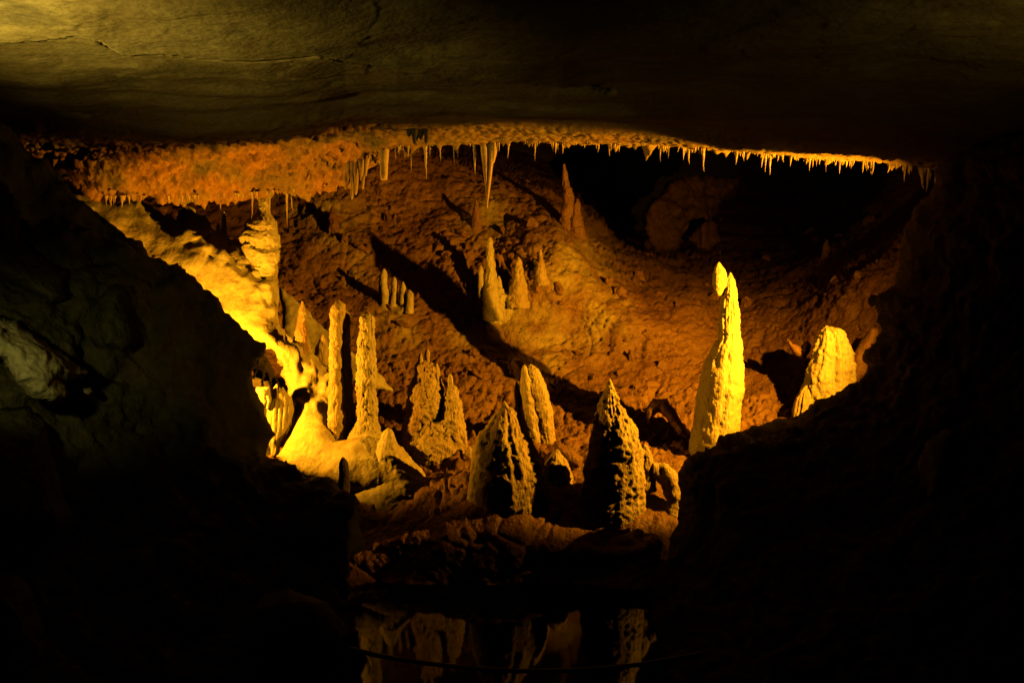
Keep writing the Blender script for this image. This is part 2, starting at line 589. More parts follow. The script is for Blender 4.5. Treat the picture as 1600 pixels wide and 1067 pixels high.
def build_ceiling():
    px = np.concatenate([np.arange(-1000, -40, 25.0), np.arange(-40, 1640, 2.7), np.arange(1640, 2600, 25.0)])
    pyl, dl = np.interp(px, LIP[:, 0], LIP[:, 1]), np.interp(px, LIP[:, 0], LIP[:, 2])
    a = P(px, pyl, dl)
    b = lip_edge(px)
    rows = []
    near_y = 2.0
    end = a * (near_y / a[:, 1])[:, None]
    for y in np.linspace(-3, near_y, 14)[:-1]:
        rows.append(np.stack([end[:, 0] * 1.6, np.full(len(px), y), np.full(len(px), 3.72)], 1))
    for t in np.linspace(0, 1, 290) ** 1.0:
        k = 1 / (1 / near_y + (1 / a[:, 1] - 1 / near_y) * t)      # even steps across the view
        f = (k - near_y) / (a[:, 1] - near_y)
        x = a[:, 0] * k / a[:, 1] * (1 + 0.6 * (1 - t) ** 12)
        rows.append(np.stack([x, k, 3.72 + (a[:, 2] - 3.72) * f ** 2], 1))
    NR = len(rows)
    for t in np.linspace(0, 1, 60)[1:]:
        p = a + (b - a) * t
        p[:, 2] = a[:, 2] + (b[:, 2] - a[:, 2]) * t ** 1.3
        rows.append(p)
    for t in np.linspace(0, 1, 40)[1:]:
        p = b.copy()
        p[:, 1] += 0.28 * math.sin(t * math.pi / 2) + 1.0 * t ** 2
        p[:, 2] += 1.9 * t ** 1.6
        rows.append(p)
    top = rows[-1]
    for t in np.linspace(0, 1, 30)[1:]:
        p = top.copy()
        p[:, 0] *= 1 + 1.0 * t
        p[:, 1] += 18 * t
        p[:, 2] += 0.6 * math.sin(t * 3) + 0.3 * t
        rows.append(p)
    v = np.concatenate(rows)
    q = grid_quads(len(rows), len(px))
    n = vnormals(v, q)
    sgn = 1 if n[len(px) * 200 + len(px) // 2][2] < 0 else -1
    if sgn < 0:
        q = q[:, ::-1]
        n = -n
    p = v
    st = p * np.array((0.6, 1.0, 1.0))
    d = 0.08 * fbm(st * 0.7, 3) + 0.012 * fbm(st * 3.2 + 9, 4)
    f1, f2 = worley(st * 2.6 + 0.3 * perlin(p)[:, None])
    # thin scabs of rock: steps where the noise crosses levels
    lv = fbm(st * 0.9 + 33, 4) * 3.2
    d += 0.006 * (np.floor(lv) + np.clip((lv - np.floor(lv)) * 9, 0, 1))
    X, Y, D = project(v)
    row = np.repeat(np.arange(len(rows)), len(px))
    lipw = np.clip((row - NR + 25) / 40.0, 0, 1)
    # knobbly underside near the lit edge
    g1, g2 = worley(p * 11.0)
    left = np.clip((620 - X) / 80, 0, 1)
    d += 0.05 * np.clip((row - NR + 90) / 60.0, 0, 1) * (1 - left) * np.clip((NR + 58 - row) / 30.0, 0, 1)
    d += lipw * ((0.008 + 0.045 * left) * (0.6 - g1) * 1.6 + (0.02 + 0.03 * left) * fbm(p * 20, 3) + 0.06 * left * fbm(p * 4, 3) - left * 0.10 * np.clip(0.3 - worley(p * 17.0 + 3)[0], 0, 0.3))
    vis = (Y > -60) & (row < NR + 2) & (row > 20)
    for cr, wd, dep in ((CRACK, 8.0, 0.22), (CRACK2, 5.0, 0.10)):
        cr = np.array(cr, float)
        m = np.where(vis & (X < cr[-1, 0] + 10) & (X > cr[0, 0] - 10) & (Y < 220))[0]
        best = np.full(len(m), 1e9)
        wob = 1.2 * perlin(p[m] * 6.0)
        for s, e in zip(cr[:-1], cr[1:]):
            dd = e - s
            t = np.clip(((X[m] - s[0]) * dd[0] + (Y[m] - s[1]) * dd[1]) / (dd @ dd), 0, 1)
            best = np.minimum(best, np.hypot(X[m] - s[0] - t * dd[0], Y[m] - s[1] - t * dd[1]))
        wdd = wd * (0.55 + 1.1 * np.abs(perlin(p[m] * 2.0))) * np.clip((cr[-1, 0] + 10 - X[m]) / 150, 0, 1) + 0.01
        d[m] -= dep * np.clip(1 - (best + wob) / wdd, 0, 1)
        up = np.interp(X[m], cr[:, 0], cr[:, 1]) - Y[m]
        d[m] += 0.05 * np.clip(up / 4, 0, 1) * np.clip(1 - up / 90, 0, 1) * np.clip((cr[-1, 0] - X[m]) / 80, 0, 1)
    v = v + n * d[:, None]
    edge = np.clip(1 - np.abs(row - NR - 58) / 14.0, 0, 1)
    q2 = np.stack([p[:, 0] * 9.0, p[:, 1] * 3, np.zeros(len(p))], 1)
    drip = np.maximum(0, fbm(q2, 3)) ** 1.5
    v[:, 2] -= edge * (0.16 * (1 - 0.7 * left) * drip + 0.05 * np.maximum(0, fbm(q2 * np.array((0.25, 0.3, 1)), 2)))
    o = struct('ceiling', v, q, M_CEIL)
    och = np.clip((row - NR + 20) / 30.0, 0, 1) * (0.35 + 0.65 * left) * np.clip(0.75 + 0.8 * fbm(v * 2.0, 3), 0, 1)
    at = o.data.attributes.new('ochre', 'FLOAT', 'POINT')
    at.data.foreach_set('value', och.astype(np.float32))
    return o


build_ceiling()

# ------------------------------------------------------------------ floor: pool bank, then the rubble slope rising to the back
FLOOR_BASE = TPS([
    (-100, 960, 6.8), (300, 960, 6.7), (600, 955, 6.9), (800, 955, 6.95), (1000, 955, 6.9), (1400, 960, 6.8), (1750, 960, 6.8),
    (200, 905, 7.12), (500, 905, 7.12), (700, 903, 7.14), (900, 903, 7.14), (1100, 905, 7.12), (1400, 905, 7.1),
    (-100, 800, 7.9), (300, 800, 7.8), (500, 830, 7.4), (700, 850, 7.2), (850, 858, 7.2), (1000, 858, 7.24), (1100, 840, 7.4), (1400, 800, 7.8), (1750, 800, 7.8),
    (450, 760, 8.0), (600, 775, 7.85), (700, 782, 7.62), (790, 795, 7.44), (860, 815, 7.42), (930, 832, 7.4), (1060, 770, 7.95), (1250, 740, 8.3),
    (-100, 640, 9.4), (200, 640, 9.4), (450, 640, 9.3), (600, 660, 9.1), (750, 670, 9.1), (900, 670, 9.2), (1050, 680, 9.2), (1200, 650, 9.5), (1400, 620, 9.1), (1700, 600, 8.4),
    (200, 450, 10.8), (450, 470, 10.4), (600, 480, 10.7), (770, 500, 11.2), (900, 520, 11.15), (1000, 560, 10.85), (1100, 570, 10.9), (1250, 540, 10.7), (1400, 500, 9.6), (1700, 500, 8.6),
    (-100, 330, 11.6), (300, 340, 11.6), (450, 340, 11.7), (600, 310, 12.3), (700, 310, 12.5), (800, 330, 12.7), (900, 360, 12.8), (980, 420, 12.6), (1080, 440, 13.2), (1200, 445, 13.2), (1320, 410, 12.0), (1430, 365, 10.4), (1700, 360, 9.0),
    (300, 230, 13.2), (500, 230, 13.0), (620, 232, 13.4), (720, 245, 14.0), (800, 262, 14.6), (860, 285, 15.2), (930, 330, 16.5), (980, 370, 17.0), (1050, 390, 17.0), (1150, 400, 17.0), (1250, 385, 17.5), (1330, 350, 17.0), (1400, 310, 16.0), (1480, 260, 14.0), (1700, 250, 9.6),
    (700, 200, 17), (860, 220, 21), (1000, 250, 24), (1150, 300, 24), (1300, 280, 23), (500, 190, 15), (1420, 230, 20)])


CREST = np.array([(600, 225), (660, 240), (720, 258), (800, 284), (860, 304), (930, 345), (990, 392), (1060, 400)], float)


def FLOOR(X, Y):
    """the slope, which drops away behind its crest"""
    over = np.maximum(0, np.interp(X, CREST[:, 0], CREST[:, 1]) - Y) * np.clip((X - 620) / 80, 0, 1) * np.clip((1120 - X) / 120, 0, 1)
    return FLOOR_BASE(X, Y) * (1 + 0.010 * over)


def build_floor():
    xs = np.concatenate([np.arange(-100, 425, 6), np.arange(425, 1450, 2.4), np.arange(1450, 1751, 8)])
    ys = np.concatenate([np.arange(195, 240, 4), np.arange(240, 760, 2.0), np.arange(760, 900, 2.6), np.arange(900, 962, 4)])
    X, Y = np.meshgrid(xs, ys)
    v = P(X, Y, FLOOR(X, Y)).reshape(-1, 3)
    q = grid_quads(len(ys), len(xs))[:, ::-1]
    n = vnormals(v, q)
    if n[:, 2].mean() < 0:
        q = q[:, ::-1]
        n = -n
    p = v
    wv = p + 0.3 * np.stack([perlin(p * 1.1), perlin(p * 1.1 + 40), perlin(p * 1.1 + 80)], 1)
    f1, f2 = worley(wv * 2.1)
    g1, g2 = worley(wv * 6.5)
    h1, h2 = worley(p * 17.0)
    rough = np.clip(0.75 + 1.1 * fbm(p * 0.55 + 4, 2), 0.2, 1.6)
    sx, sy, _ = project(p)
    rough *= 1 - 0.7 * np.clip((sy - 715) / 30, 0, 1)
    rough *= 1 - 0.65 * np.exp(-(((sx - 930) / 110) ** 2 + ((sy - 540) / 110) ** 2))
    d = 0.07 * fbm(p * 0.7, 2) + 0.02 * (np.minimum(f2 - f1, 0.3) - 0.15) + 0.04 * fbm(p * 2.7, 4)
    d += rough * (0.030 * (np.minimum(g2 - g1, 0.3) - 0.15) + 0.026 * (0.6 - h1) + 0.030 * fbm(p * 8, 4) + 0.016 * ridged(p * 13, 3))
    d -= 0.035 * np.exp(-(f2 - f1) / 0.03) * (perlin(p * 1.7 + 3) > -0.1)
    bank = np.clip((sy - 715) / 30, 0, 1)                # the bank by the pool is smooth clay
    pit = np.clip(fbm(p * 0.9 + 21, 2) * 3 + 0.4, 0, 1) * (1 - bank)
    crk = np.abs(perlin(wv * np.array((3.0, 3.0, 5.5)) + 50))
    d -= 0.04 * np.clip(1 - crk / 0.05, 0, 1) * np.clip(fbm(p * 1.3 + 70, 2) * 3 + 0.3, 0, 1)
    k1, k2 = worley(wv * 11.0 + 5)
    d -= pit * 0.30 * np.clip(0.36 - k1, 0, 0.3)
    # tilted scabs
    lv = fbm(p * np.array((0.9, 0.9, 2.0)) + 11, 4) * 3.0
    d += 0.014 * (np.floor(lv) + np.clip((lv - np.floor(lv)) * 7, 0, 1))
    v = v + n * d[:, None]
    o = struct('cave_floor', v, q, M_CLAY)
    X, Y, D = project(v)
    och = np.zeros(len(v))
    for x, y, r in ((520, 340, 45), (470, 330, 30), (620, 512, 35), (735, 520, 30), (785, 490, 45), (850, 520, 60), (900, 420, 60), (930, 500, 50), (760, 340, 35), (560, 420, 25)):
        och = np.maximum(och, np.exp(-((X - x) ** 2 + (Y - y) ** 2) / (r * r)))
    och = np.clip(och * (0.75 + 0.9 * fbm(v * 3.0, 3)), 0, 1)
    at = o.data.attributes.new('ochre', 'FLOAT', 'POINT')
    at.data.foreach_set('value', och.astype(np.float32))
    return o, v


floor_o, floor_v = build_floor()

# far cave wall closing the chamber
def build_far_wall():
    xs = np.linspace(-22, 22, 120)
    zs = np.linspace(-4, 9, 50)
    X, Z = np.meshgrid(xs, zs)
    Y = 25 - 0.014 * X ** 2
    v = np.stack([X, Y, Z], -1).reshape(-1, 3)
    q = grid_quads(50, 120)
    v = roughen(v, q, lambda p, n: 0.6 * fbm(p * 0.4, 4))
    struct('cave_back_wall', v, q, M_DARK)


build_far_wall()

# pool
v, q = box_vq(14, 9.0, 0.3, (0, 3.5, -0.15))
wat = struct('pool_water', v, q, mw)
wat.data.polygons.foreach_set('use_smooth', [False] * 6)

# ------------------------------------------------------------------ dark rock masses that frame the chamber
RIGHT_D = TPS([(1090, 700, 7.30), (1240, 645, 7.22), (1360, 570, 7.16), (1370, 455, 7.19), (1400, 440, 7.19), (1450, 300, 7.08), (1500, 180, 6.9), (1455, 450, 6.75), (1060, 800, 7.25), (1010, 950, 6.7), (960, 1100, 6.0),
               (1400, 700, 6.3), (1600, 500, 5.9), (1600, 200, 5.9), (1400, 950, 5.2), (1700, 800, 4.8), (1300, 1150, 4.6), (1800, 1150, 4.2), (1900, 300, 5.0)])
right_out = [(1490, 170), (1475, 240), (1462, 290), (1432, 325), (1414, 372), (1404, 415), (1392, 444), (1372, 455), (1356, 464), (1360, 474), (1378, 482), (1372, 498), (1376, 520), (1358, 545),
             (1350, 560), (1360, 575), (1345, 590), (1322, 594), (1312, 604), (1300, 612), (1270, 628), (1240, 645), (1200, 660), (1150, 681), (1118, 692), (1090, 706), (1068, 726), (1058, 748),
             (1066, 785), (1058, 830), (1040, 870), (1026, 905), (1014, 950), (1004, 1010), (985, 1090), (960, 1180), (1900, 1200), (1900, 150)]
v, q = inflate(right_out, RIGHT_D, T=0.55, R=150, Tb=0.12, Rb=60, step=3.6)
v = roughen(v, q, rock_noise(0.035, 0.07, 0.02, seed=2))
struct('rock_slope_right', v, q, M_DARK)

LEFT_D = TPS([(75, 272, 6.6), (160, 325, 6.6), (240, 398, 6.6), (330, 462, 6.7), (430, 542, 6.9), (400, 620, 7.0), (-100, 150, 6.0), (-100, 400, 5.4), (100, 450, 6.0), (200, 560, 6.2), (300, 640, 6.5),
              (430, 715, 6.9), (540, 790, 6.7), (560, 900, 6.5), (300, 800, 5.9), (0, 700, 5.0), (100, 950, 4.6), (400, 1000, 5.4), (540, 1100, 5.0), (-200, 1100, 3.6), (-300, 700, 4.0)])
left_out = [(-400, 60), (-100, 140), (0, 190), (40, 235), (75, 268), (110, 296), (150, 322), (190, 352), (240, 397), (290, 432), (330, 462), (370, 495), (396, 518), (412, 536), (404, 560), (394, 578),
            (396, 596), (406, 612), (410, 630), (411, 655), (409, 680), (412, 700), (425, 716), (450, 722), (480, 738), (520, 760), (548, 790), (556, 850), (540, 905),
            (548, 960), (556, 1010), (545, 1100), (540, 1200), (-400, 1200)]
v, q = inflate(left_out, LEFT_D, T=0.40, R=120, Tb=0.10, Rb=60, step=4.5)
v = roughen(v, q, rock_noise(0.09, 0.10, 0.018, seed=5, strat=0.02))
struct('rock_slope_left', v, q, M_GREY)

# ------------------------------------------------------------------ flowstone wall on the left
FLOW_D = TPS([(60, 285, 8.9), (160, 330, 8.9), (230, 340, 9.0), (300, 345, 9.1), (400, 350, 9.15), (240, 400, 8.8), (310, 450, 8.72), (380, 505, 8.68), (430, 545, 8.6), (330, 390, 8.95), (400, 440, 8.9), (430, 500, 8.75),
              (470, 560, 8.75), (520, 600, 8.75), (450, 640, 8.55), (500, 660, 8.45), (440, 700, 8.25), (520, 715, 8.15), (560, 740, 8.05), (640, 760, 8.0), (300, 520, 8.8)])
flow_out = [(40, 250), (100, 285), (160, 318), (215, 316), (255, 336), (275, 344), (288, 328), (302, 330), (318, 345), (334, 372), (352, 380), (386, 380), (404, 400), (428, 440), (436, 500), (446, 536), (470, 546), (492, 556), (510, 575), (527, 598), (531, 612),
            (522, 630), (516, 648), (512, 672), (522, 690), (545, 690), (575, 680), (600, 688), (620, 705), (650, 735), (684, 760), (640, 775), (560, 765), (500, 748), (440, 735), (425, 712), (440, 690), (452, 660), (456, 610), (446, 575), (428, 550), (390, 530), (330, 500), (250, 440), (150, 370), (60, 300)]
v, q = inflate(flow_out, FLOW_D, T=0.16, R=26, Tb=0.5, Rb=60, step=2.6)


def flow_noise(p, n):
    X, Y, D = project(p)
    smooth = np.clip(1 - np.abs((Y - 395) - (X - 240) * 0.78 + 20) / 46.0, 0, 1) * (X < 440)
    smooth = np.maximum(smooth, np.clip((Y - 635) / 25, 0, 0.62) * (X < 720))
    g1, g2 = worley(p * 15.0)
    h1, h2 = worley(p * np.array((9, 9, 5.0)))
    k = 1 - 0.9 * np.clip(smooth * 1.6, 0, 1)
    o = 0.06 * fbm(p * 1.6, 3) + k * (0.04 * (0.6 - h1) + 0.028 * (0.6 - g1) + 0.03 * fbm(p * 6, 3))
    o += k * 0.03 * (1 - 2 * np.abs(perlin(p * np.array((5.5, 5.5, 1.2)))))
    return o + 0.004 * fbm(p * 20, 2)


v = roughen(v, q, flow_noise)
struct('flowstone_wall', v, q, M_FLOW)

# ------------------------------------------------------------------ stalagmites
def stalagmite(label, sections, d, mat=M_STAL, group=None, name='stalagmite', cat='stalagmite', **kw):
    v, q = spin(sections, d, **kw)
    return thing_mesh(name, v, q, mat, label, cat, group)


def cluster(name, label, cat, base, parts, group=None):
    """base point, then (part name, mesh) for each piece"""
    e = empty(name, base, label, cat, group)
    for pn, (v, q), mat in parts:
        part(pn, v, q, mat, e)
    return e


# tall stalagmite with a hooked tip
body = spin([(427, 1139, 1143), (436, 1133, 1147), (455, 1130, 1151), (478, 1125, 1152), (501, 1124, 1154), (531, 1124, 1156), (544, 1113, 1158), (564, 1104, 1160), (583, 1098, 1161), (610, 1092, 1160), (636, 1088, 1156),
             (662, 1084, 1154), (682, 1081, 1152), (708, 1078, 1150), (780, 1070, 1155)], 8.62, seed=1, rough=0.5, knob=0.6, flute=0.25, ksize=0.07, seg=64, step=1.8)
head = spin([(411, 1121, 1125), (418, 1117, 1130), (428, 1114, 1136), (438, 1113, 1139), (448, 1114, 1134), (456, 1117, 1130), (462, 1120, 1126)], 8.59, ratio=0.8, seed=2, rough=0.3, knob=0.6, step=1.5, seg=32)
cluster('stalagmite', 'tallest yellow stalagmite, with a hooked tip leaning over its left side', 'stalagmite', P(1115, 760, 8.62), [('body', body, M_PALE), ('hooked_tip', head, M_PALE)])

# blunt bright stalagmite beside the right slope
body = spin([(510, 1288, 1296), (515, 1284, 1311), (521, 1284, 1315), (537, 1280, 1323), (557, 1273, 1329), (577, 1265, 1332), (597, 1262, 1333), (629, 1250, 1334), (700, 1235, 1340)], 9.2, seed=3, rough=1.1, knob=0.6, flute=0.8, seg=56)
lobe = spin([(604, 1258, 1264), (612, 1252, 1270), (625, 1246, 1276), (645, 1240, 1280), (690, 1232, 1286)], 9.15, seed=4, flute=0.8, knob=0.4)
cluster('stalagmite', 'blunt bright yellow stalagmite half hidden by the dark slope on the right', 'stalagmite', P(1290, 690, 9.2), [('body', body, M_PALE), ('side_lobe', lobe, M_STAL)])

# big dark cone in front
body = spin([(592, 951, 953), (600, 947, 957), (609, 945, 961), (629, 939, 967), (642, 935, 972), (653, 931, 981), (671, 926, 993), (690, 922, 1000), (706, 919, 1003), (740, 914, 1006), (776, 909, 1007), (814, 905, 1004), (850, 900, 1008), (880, 896, 1014)],
            7.53, seed=5, rough=1.0, knob=0.85, flute=0.3, ksize=0.085, seg=72, step=1.8)
shard = spin([(696, 1003, 1012), (705, 1000, 1017), (722, 1000, 1022), (740, 996, 1026), (765, 990, 1026)], 7.63, ratio=0.7, seed=6, knob=0.2, rough=0.6)
cluster('stalagmite', 'large dark pointed stalagmite nearest the pool, lit along its right side', 'stalagmite', P(955, 850, 7.5), [('body', body, M_STAL), ('side_shard', shard, M_STAL)])

v, q = limb([(1016, 735, 7.75, 12), (1036, 735, 7.75, 13), (1050, 756, 7.7, 13), (1058, 785, 7.65, 12), (1052, 812, 7.6, 14), (1030, 838, 7.5, 18), (1000, 852, 7.45, 20), (960, 858, 7.42, 18)], seed=3, rough=1.0, knob=1.0)
thing_mesh('rock_arch', v, q, M_STAL, 'curved knobbly rock arch looping right of the large dark stalagmite', 'rock')
v, q = inflate([(1024, 722), (1042, 722), (1058, 724), (1046, 740), (1030, 742)], 7.85, T=0.05, R=8, step=2)
v = roughen(v, q, rock_noise(0.01, 0.02, 0.008, seed=9))
thing_mesh('rock', v, q, M_CLAY, 'small flat orange rock just right of the large dark stalagmite', 'rock')
v, q = limb([(818, 862, 7.2, 9), (850, 858, 7.2, 13), (900, 864, 7.2, 14), (950, 866, 7.2, 15), (1000, 864, 7.22, 16), (1030, 850, 7.3, 14)], seed=8, rough=1.3, knob=1.0)
thing_mesh('bank_ledge', v, q, M_CLAY, 'knobbly reddish ledge along the pool edge below the large stalagmite', 'rock ledge')

# cone with the bright tip, centre
body = spin([(627, 787, 789), (634, 784, 793), (642, 778, 800), (658, 765, 811), (677, 750, 823), (687, 746, 829), (718, 740, 845), (744, 737, 855), (782, 733, 858), (830, 728, 862), (880, 726, 866)], 7.56, seed=7, rough=0.9, knob=0.7, flute=0.4, seg=72, step=1.8, ksize=0.08)
lump = spin([(703, 868, 873), (710, 860, 880), (720, 854, 886), (738, 848, 890), (757, 844, 896), (792, 842, 901), (830, 838, 904)], 7.92, seed=8, rough=0.6, knob=0.9, ksize=0.07)
cluster('stalagmite', 'broad pale cone with a bright yellow tip and a lump at its right foot', 'stalagmite', P(800, 820, 7.55), [('body', body, M_STAL), ('foot_lump', lump, M_STAL)])

# cleft slab
a = spin([(571, 817, 821), (578, 814, 826), (590, 813, 830), (620, 815, 838), (650, 817, 842), (680, 822, 844), (700, 826, 846), (740, 826, 848)], 8.62, seed=9, rough=0.6, knob=0.25, flute=0.5)
b = spin([(572, 824, 834), (578, 821, 840), (590, 822, 846), (613, 824, 855), (640, 828, 861), (670, 836, 864), (705, 844, 870), (750, 846, 874)], 8.66, seed=10, rough=0.6, knob=0.25, flute=0.6)
cluster('stalagmite', 'round-topped cleft stalagmite behind the pale cone, split into two legs', 'stalagmite', P(842, 730, 8.64), [('pillar', a, M_STAL), ('pillar', b, M_STAL)])
stalagmite('thin pointed spire close against the left of the cleft stalagmite', [(596, 806, 808), (606, 804, 813), (620, 804, 816), (640, 805, 818), (690, 803, 822)], 8.68, seed=11, knob=0.2, flute=0.4)

# twin knobbly stalagmite
a = spin([(568, 654, 672), (572, 652, 684), (585, 649, 687), (604, 643, 690), (636, 636, 693), (668, 630, 694), (700, 627, 695), (731, 628, 697), (770, 628, 700)], 8.52, seed=12, rough=0.9, knob=1.3, ksize=0.075, seg=64, step=1.8)
b = spin([(606, 700, 714), (612, 698, 716), (629, 695, 721), (645, 689, 724), (661, 684, 726), (693, 679, 730), (725, 680, 732), (760, 680, 736)], 8.45, seed=13, rough=0.9, knob=1.2, ksize=0.08, seg=64, step=1.8)
s1 = spin([(553, 655, 659), (560, 653, 661), (572, 652, 663), (590, 651, 666)], 8.49, seed=14, rough=0.2, knob=0.3, seg=20)
s2 = spin([(547, 665, 670), (552, 663, 672), (560, 664, 671), (570, 664, 672), (590, 660, 676)], 8.52, seed=15, rough=0.2, knob=0.3, seg=20)
s3 = spin([(569, 680, 684), (576, 677, 687), (600, 674, 690)], 8.49, seed=16, rough=0.2, knob=0.3, seg=20)
s4 = spin([(585, 701, 706), (592, 699, 708), (602, 700, 708), (615, 697, 713)], 8.45, seed=17, rough=0.2, knob=0.3, seg=20)
base = spin([(650, 668, 700), (662, 655, 712), (690, 640, 724), (720, 632, 733), (745, 628, 738), (800, 620, 745)], 8.5, seed=61, rough=1.0, knob=1.3, ksize=0.075)
nb = spin([(698, 730, 736), (705, 726, 740), (716, 726, 741), (730, 722, 740), (745, 715, 738)], 8.3, seed=18, rough=0.3, knob=0.6)
cluster('stalagmite', 'twin knobbly stalagmite bristling with small spires, left of the pale cone', 'stalagmite', P(685, 750, 8.5),
        [('body', a, M_STAL), ('body', b, M_STAL), ('base', base, M_STAL), ('spire', s1, M_STAL), ('spire', s2, M_STAL), ('spire', s3, M_STAL), ('spire', s4, M_STAL), ('nub', nb, M_STAL)])

# slim columns on the left
stalagmite('slim flat-topped knobbly column, brightest and rightmost of the slim columns', [(491, 566, 580), (496, 562, 584), (510, 561, 584), (543, 559, 586), (589, 558, 587), (636, 558, 588), (657, 557, 590), (675, 548, 596), (691, 536, 602), (720, 528, 606)], 8.33,
           seed=19, rough=0.5, knob=1.3, ksize=0.07, seg=48, step=1.8, mat=M_PALE)
stalagmite('slim column with a lit left edge, behind the dark column', [(470, 526, 531), (476, 521, 537), (484, 518, 538), (512, 517, 535), (574, 515, 534), (610, 514, 536), (690, 510, 540)], 8.3, seed=20, rough=0.5, knob=1.0, ksize=0.07)
stalagmite('dark slim column in shadow between the two lit columns', [(485, 536, 541), (490, 531, 546), (500, 529, 547), (574, 527, 549), (636, 528, 552), (666, 527, 555), (700, 522, 560)], 8.42, seed=21, rough=0.4, knob=0.7)
stalagmite('short pointed stalagmite on the flowstone edge left of the slim columns', [(471, 471, 474), (478, 469, 476), (487, 467, 478), (512, 462, 479), (537, 457, 482), (552, 454, 486), (580, 450, 492)], 8.75, seed=22, rough=0.4, knob=0.8, ksize=0.06)
stalagmite('small dark stub between the short pointed stalagmite and the slim columns', [(524, 503, 507), (530, 499, 510), (545, 494, 512), (570, 490, 514)], 8.9, seed=23, rough=0.4)
stalagmite('smooth low mound at the foot of the brightest slim column', [(670, 603, 611), (675, 597, 617), (684, 594, 620), (696, 588, 624), (713, 580, 638), (728, 572, 652), (741, 562, 664), (755, 548, 682), (775, 536, 698), (840, 520, 710)], 8.0, seed=24, rough=0.7, knob=0.15, mat=M_FLOW, name='calcite_mound', cat='mound')
stalagmite('small black post-like stalagmite standing in shadow on the pool bank', [(716, 533, 539), (722, 530, 543), (740, 530, 546), (790, 526, 548)], 7.35, seed=25, rough=0.3, knob=0.4, mat=M_DARK)

# slanting smooth slab behind the columns
v, q = inflate([(436, 446), (446, 452), (480, 485), (520, 525), (560, 560), (598, 592), (614, 610), (590, 606), (560, 596), (530, 590), (490, 572), (455, 545), (440, 520)], TPS([(440, 450, 9.8), (520, 530, 9.5), (610, 610, 9.2), (480, 560, 9.2), (540, 600, 9.0)]), T=0.10, R=16, step=3)
v = roughen(v, q, rock_noise(0.05, 0.03, 0.008, seed=12))
thing_mesh('flowstone_slab', v, q, M_FLOW, 'smooth slanting flowstone slab behind the slim columns', 'flowstone')

# terraced column by the left ceiling
def terraced():
    s = [(303, 406, 416), (320, 404, 420), (333, 402, 422), (345, 390, 429), (352, 385, 430), (372, 381, 431), (393, 386, 432), (416, 396, 433), (443, 400, 435), (477, 408, 434), (511, 418, 434), (521, 424, 433)]
    v, q = spin(s, 8.95, seed=26, rough=0.5, knob=0.7, ksize=0.05, seg=72, step=1.0)
    c = P(410, 400, 9.0)
    rad = np.stack([v[:, 0] - c[0], v[:, 1] - c[1]], 1)
    an = np.arctan2(rad[:, 1], rad[:, 0])
    ph = v[:, 2] * 6.2 + 0.8 * perlin(v * 2.2) + 0.35 * perlin(v * 7)
    saw = ph - np.floor(ph)                       # ledges: widest at the lip, drips under it
    drip = 0.5 + 0.5 * np.sin(an * 34 + 3 * perlin(v * 4))
    out = np.where(saw > 0.45, 1.0, saw / 0.45 * drip) * 0.032
    hi = np.clip((v[:, 2] - P(410, 425, 9.0)[2]) / 0.15, 0, 1) * np.clip((P(410, 338, 9.0)[2] - v[:, 2]) / 0.06, 0.2, 1) * np.clip(0.8 + 0.9 * perlin(v * 4), 0.1, 1.3)
    ln = np.maximum(np.linalg.norm(rad, axis=1), 1e-5)
    v[:, :2] += rad / ln[:, None] * (out * hi)[:, None]
    thing_mesh('flowstone_column', v, q, M_FLOW, 'terraced flowstone column with dripping ledges under the left ceiling', 'column')


terraced()
v, q = spin([(440, 402, 408), (450, 399, 410), (480, 398, 412), (520, 398, 420)], 8.9, seed=27, knob=1.0)
thing_mesh('flowstone_rib', v, q, M_FLOW, 'lumpy flowstone rib beneath the left of the terraced column', 'flowstone')
stalagmite('thin bright needle stalagmite left of the terraced column', [(331, 349, 351), (338, 347, 353), (360, 346, 354), (385, 343, 357), (400, 340, 360)], 9.2, seed=28, rough=0.2, knob=0.3, mat=M_FLOW, seg=24)
stalagmite('stubby needle stalagmite beside the taller bright needle', [(349, 340, 342), (354, 338, 344), (372, 337, 345), (398, 333, 348)], 9.1, seed=29, rough=0.2, knob=0.4, mat=M_FLOW, seg=24)
stalagmite('knobbly bright crag at the top of the left flowstone', [(324, 289, 297), (330, 284, 302), (345, 280, 312), (365, 276, 325), (400, 270, 340)], 9.35, seed=30, rough=1.0, knob=1.2, mat=M_FLOW)

# drapery below the shelf
def drapery():
    e = empty('drapery', P(432, 715, 8.1), 'bright folded calcite drapery hanging under the dark shelf on the left', 'drapery')
    out = [(433, 599), (438, 606), (442, 604), (447, 612), (456, 622), (460, 640), (454, 662), (446, 680), (438, 694), (436, 712), (430, 716), (424, 714), (422, 700), (418, 690), (420, 668), (416, 650), (418, 634), (424, 620), (427, 606)]
    v, q = inflate(out, lambda x, y: 8.26 + 0.003 * (x - 430), T=0.07, R=12, Tb=0.1, step=1.6)
    X, Y, D = project(v)
    ph = (X - 430 + 0.0018 * (Y - 600) * (Y - 690)) / 7.0 + 0.9 * perlin(v * 3.5)
    f = np.abs(np.sin(ph * math.pi))
    v[:, 1] += 0.014 * (1 - f) ** 2 * np.clip((Y - 606) / 25, 0, 1) * np.clip(0.6 + perlin(v * 6), 0, 1)
    part('sheet', v, q, M_PALE, e)
    for k, (x, y, h, r) in enumerate(((404, 608, 18, 7), (411, 606, 30, 8), (403, 650, 20, 4), (400, 692, 12, 5), (417, 618, 22, 5), (397, 614, 10, 6))):
        f = limb([(x, y, 8.15, r), (x + 2, y + h * 0.5, 8.15, r * 0.8), (x + 1, y + h, 8.17, r * 0.3)], seg=18, seed=20 + k, rough=1.4, knob=1.4, ksize=0.04)
        part('curl', *f, M_FLOW, e)


